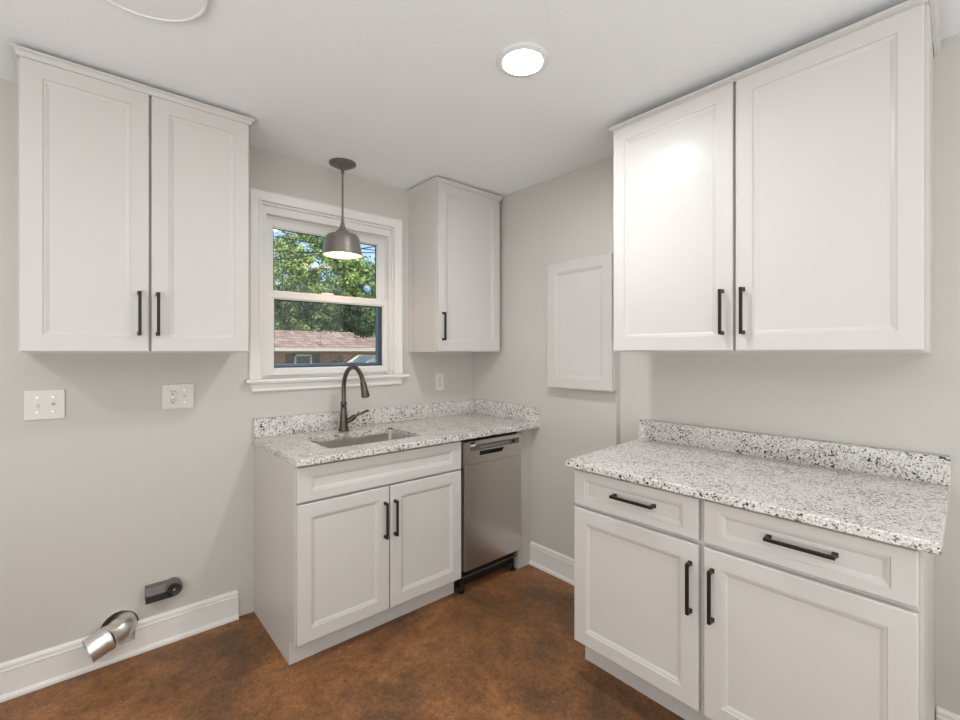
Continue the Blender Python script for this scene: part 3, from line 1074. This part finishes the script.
# ------------------------------------------------------------------ ceiling lamps
def can(x, y, label):
    c = thing('recessed_light', label, 'ceiling light', (x, y, H - 0.006))
    b = MB()
    b.lathe([(0.097, H - 0.0005), (0.097, H - 0.004), (0.093, H - 0.007), (0.074, H - 0.009), (0.071, H - 0.005), (0.071, H - 0.0005)], (x, y, 0), 'z', 48)
    b.build('trim_ring', 'canwhite', c, smooth=True)
    MB().lathe([(0.0705, H - 0.002), (0.0705, H - 0.0045)], (x, y, 0), 'z', 40).build('diffuser', 'lamp', c)
    return c


can(-0.963, -1.424, 'lit round recessed ceiling light between the two wall cabinet runs')
for i, (x, y) in enumerate(((-3.45, -1.65), (-2.0, -4.02))):
    can(x, y, 'lit round recessed ceiling light in the room behind the viewpoint')['group'] = 'recessed lights behind the viewpoint'

# large flush disc, switched off
cx, cy = -2.075, -0.985
c = thing('flush_ceiling_light', 'large round white flush ceiling light, switched off, in front of the left wall cabinet', 'ceiling light', (cx, cy, H - 0.024))
MB().lathe([(0.172, H - 0.0005), (0.176, H - 0.012), (0.178, H - 0.020), (0.174, H - 0.024), (0.168, H - 0.024), (0.166, H - 0.020)], (cx, cy, 0), 'z', 72).build('rim', 'canwhite', c, smooth=True)
MB().lathe([(0.166, H - 0.0205), (0.166, H - 0.021), (0.12, H - 0.0225), (0.02, H - 0.023)], (cx, cy, 0), 'z', 72).build('diffuser', 'acrylic', c, smooth=True)

# ------------------------------------------------------------------ outdoors
GZ = -0.95
struct(MB().box(-10, 40, 0.6, 60, GZ - 0.2, GZ).build('ground', 'lawn'))

hs = thing('neighbour_house', 'low brick house with a pinkish shingle roof seen through the window', 'house', (7, 18, GZ))
hx0, hx1, ye, yr2 = 0.0, 16.0, 15.4, 19.0
MB().box(hx0 + 0.4, hx1 - 0.4, 15.65, 22.2, GZ, 1.44).build('wall', 'brick', hs)
b = MB()
b.loft([[(hx0, ye, 1.50), (hx0, yr2, 2.36), (hx0, 22.6, 1.50), (hx0, 22.6, 1.42), (hx0, yr2, 2.28), (hx0, ye, 1.42)],
        [(hx1, ye, 1.50), (hx1, yr2, 2.36), (hx1, 22.6, 1.50), (hx1, 22.6, 1.42), (hx1, yr2, 2.28), (hx1, ye, 1.42)]])
b.build('roof', 'shingle', hs)
MB().box(hx0, hx1, ye - 0.06, ye, 1.40, 1.515).build('fascia', 'fascia', hs)
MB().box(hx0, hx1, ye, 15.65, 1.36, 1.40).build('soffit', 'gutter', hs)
f = MB()
wx0, wx1, wz0, wz1 = 4.03, 4.72, 0.15, 1.27
f.box(wx0, wx0 + 0.07, 15.59, 15.65, wz0, wz1)
f.box(wx1 - 0.07, wx1, 15.59, 15.65, wz0, wz1)
f.box(wx0, wx1, 15.59, 15.65, wz1 - 0.07, wz1)
f.box(wx0, wx1, 15.59, 15.65, wz0, wz0 + 0.07)
f.box(wx0, wx1, 15.60, 15.65, 0.68, 0.73)
f = f.build('window', 'fascia', hs)
MB().box(wx0 + 0.07, wx1 - 0.07, 15.62, 15.645, wz0 + 0.07, wz1 - 0.07).build('pane', 'houseglass', f)
for xa in (wx0 - 0.32, wx1 + 0.02):
    MB().box(xa, xa + 0.30, 15.60, 15.649, wz0, wz1).build('shutter', 'shutter', hs)
pg = MB()
pg.extrude([(5.95, 13.9, 0.75), (6.65, 13.9, 1.24), (7.35, 13.9, 0.75)], (0, 13.9, 0), (0, 15.60, 0))
pg.build('porch_gable', 'porch', hs, label='small pale gabled porch roof')
po = MB()
po.box(6.02, 6.10, 13.95, 14.03, GZ, 0.75)
po.build('porch_post', 'porch', hs)
MB().box(7.20, 7.28, 13.95, 14.03, GZ, 0.75).build('porch_post', 'porch', hs)


def tree(name, label, cx, cy, blobs, nleaf, size, m, trunk_h, grp=None):
    t = thing(name, label, 'tree' if 'tree' in name else 'shrub', (cx, cy, GZ))
    rnd = random.Random(int(cx * 100))
    if trunk_h:
        MB().tube([(cx, cy, GZ), (cx + 0.1, cy, GZ + trunk_h * 0.5), (cx, cy, GZ + trunk_h)], [0.28, 0.22, 0.14], 12).build('trunk', 'bark', t)
    # leaves: many small quads through the blobs' outer shells
    vs, fs = [], []
    org = wloc(t)
    wsum = sum(bl[3] * bl[5] for bl in blobs)
    for bx, by, bz, rx, ry, rz in blobs:
        n = int(nleaf * rx * rz / wsum)
        per = 70
        for _c in range(max(1, n // per)):
            while True:
                v = Vector((rnd.uniform(-1, 1), rnd.uniform(-1, 1), rnd.uniform(-1, 1)))
                if 0.1 < v.length < 1:
                    break
            v.normalize()
            if v.y > 0.55:
                v.y = -v.y
            rad = 1 - 0.30 * rnd.random() ** 1.3
            cc = Vector((bx + v.x * rx * rad, by + v.y * ry * rad, bz + v.z * rz * rad)) - org
            cr = size * rnd.uniform(2.2, 4.2)
            for _ in range(per):
                p = cc + Vector((rnd.gauss(0, 1), rnd.gauss(0, 1), rnd.gauss(0, 0.75))) * cr * 0.55
                a = Vector((rnd.uniform(-1, 1), rnd.uniform(-1, 1), rnd.uniform(-1, 1))).normalized()
                c_ = a.cross(Vector((rnd.uniform(-1, 1), rnd.uniform(-1, 1), rnd.uniform(-1, 1)))).normalized()
                s = size * rnd.uniform(0.5, 1.1)
                i = len(vs)
                vs += [p - a * s, p + c_ * s * 0.55, p + a * s, p - c_ * s * 0.55]
                fs.append((i, i + 1, i + 2, i + 3))
    me = bpy.data.meshes.new('foliage')
    me.from_pydata([tuple(v) for v in vs], [], fs)
    me.materials.append(M[m])
    o = bpy.data.objects.new('foliage', me)
    COL.objects.link(o)
    o.parent = t
    return t


tree('leafy_tree', 'large bright green tree filling most of the window behind the brick house', 9.4, 27.5,
     [(9.4, 27.5, 5.6, 3.7, 3.0, 3.9), (7.5, 27, 4.6, 2.2, 2.2, 3.1), (12.8, 27.5, 4.6, 3.0, 2.6, 3.4), (10.9, 26.5, 3.2, 5.4, 2.4, 2.4),
      (7.1, 26.5, 2.9, 2.7, 2.0, 2.0), (15.3, 27.5, 4.0, 3.0, 2.6, 3.2), (4.6, 28.0, 2.8, 3.0, 2.0, 2.2)], 120000, 0.115, 'leaf', 6.0)
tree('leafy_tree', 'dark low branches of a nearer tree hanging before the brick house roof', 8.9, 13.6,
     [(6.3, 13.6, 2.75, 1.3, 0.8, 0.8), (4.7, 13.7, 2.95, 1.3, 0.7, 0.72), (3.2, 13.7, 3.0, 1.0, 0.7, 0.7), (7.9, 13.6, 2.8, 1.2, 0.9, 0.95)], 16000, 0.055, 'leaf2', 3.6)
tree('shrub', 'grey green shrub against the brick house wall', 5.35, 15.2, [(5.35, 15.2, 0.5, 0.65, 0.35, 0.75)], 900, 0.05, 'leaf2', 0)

# power lines
for (x0, z0), (x1, z1), ly, lab in (((-2.0, 2.95), (9.0, 6.0), 10.0, 'dark power line climbing left to right in front of the tree'),
                                ((-2.0, 3.75), (9.0, 5.25), 10.4, 'power line just below the highest one at the right of the window'),
                                ((-2.0, 4.65), (9.0, 4.95), 10.8, 'nearly level power line, highest at the right of the window')):
    pts = []
    for i in range(21):
        t = i / 20
        pts.append((x0 + (x1 - x0) * t, ly, z0 + (z1 - z0) * t - 0.5 * 4 * t * (1 - t) * 0.35))
    tag(MB().tube(pts, 0.015, 8).build('power_line', 'cable'), lab, 'cable', 'power lines outside')
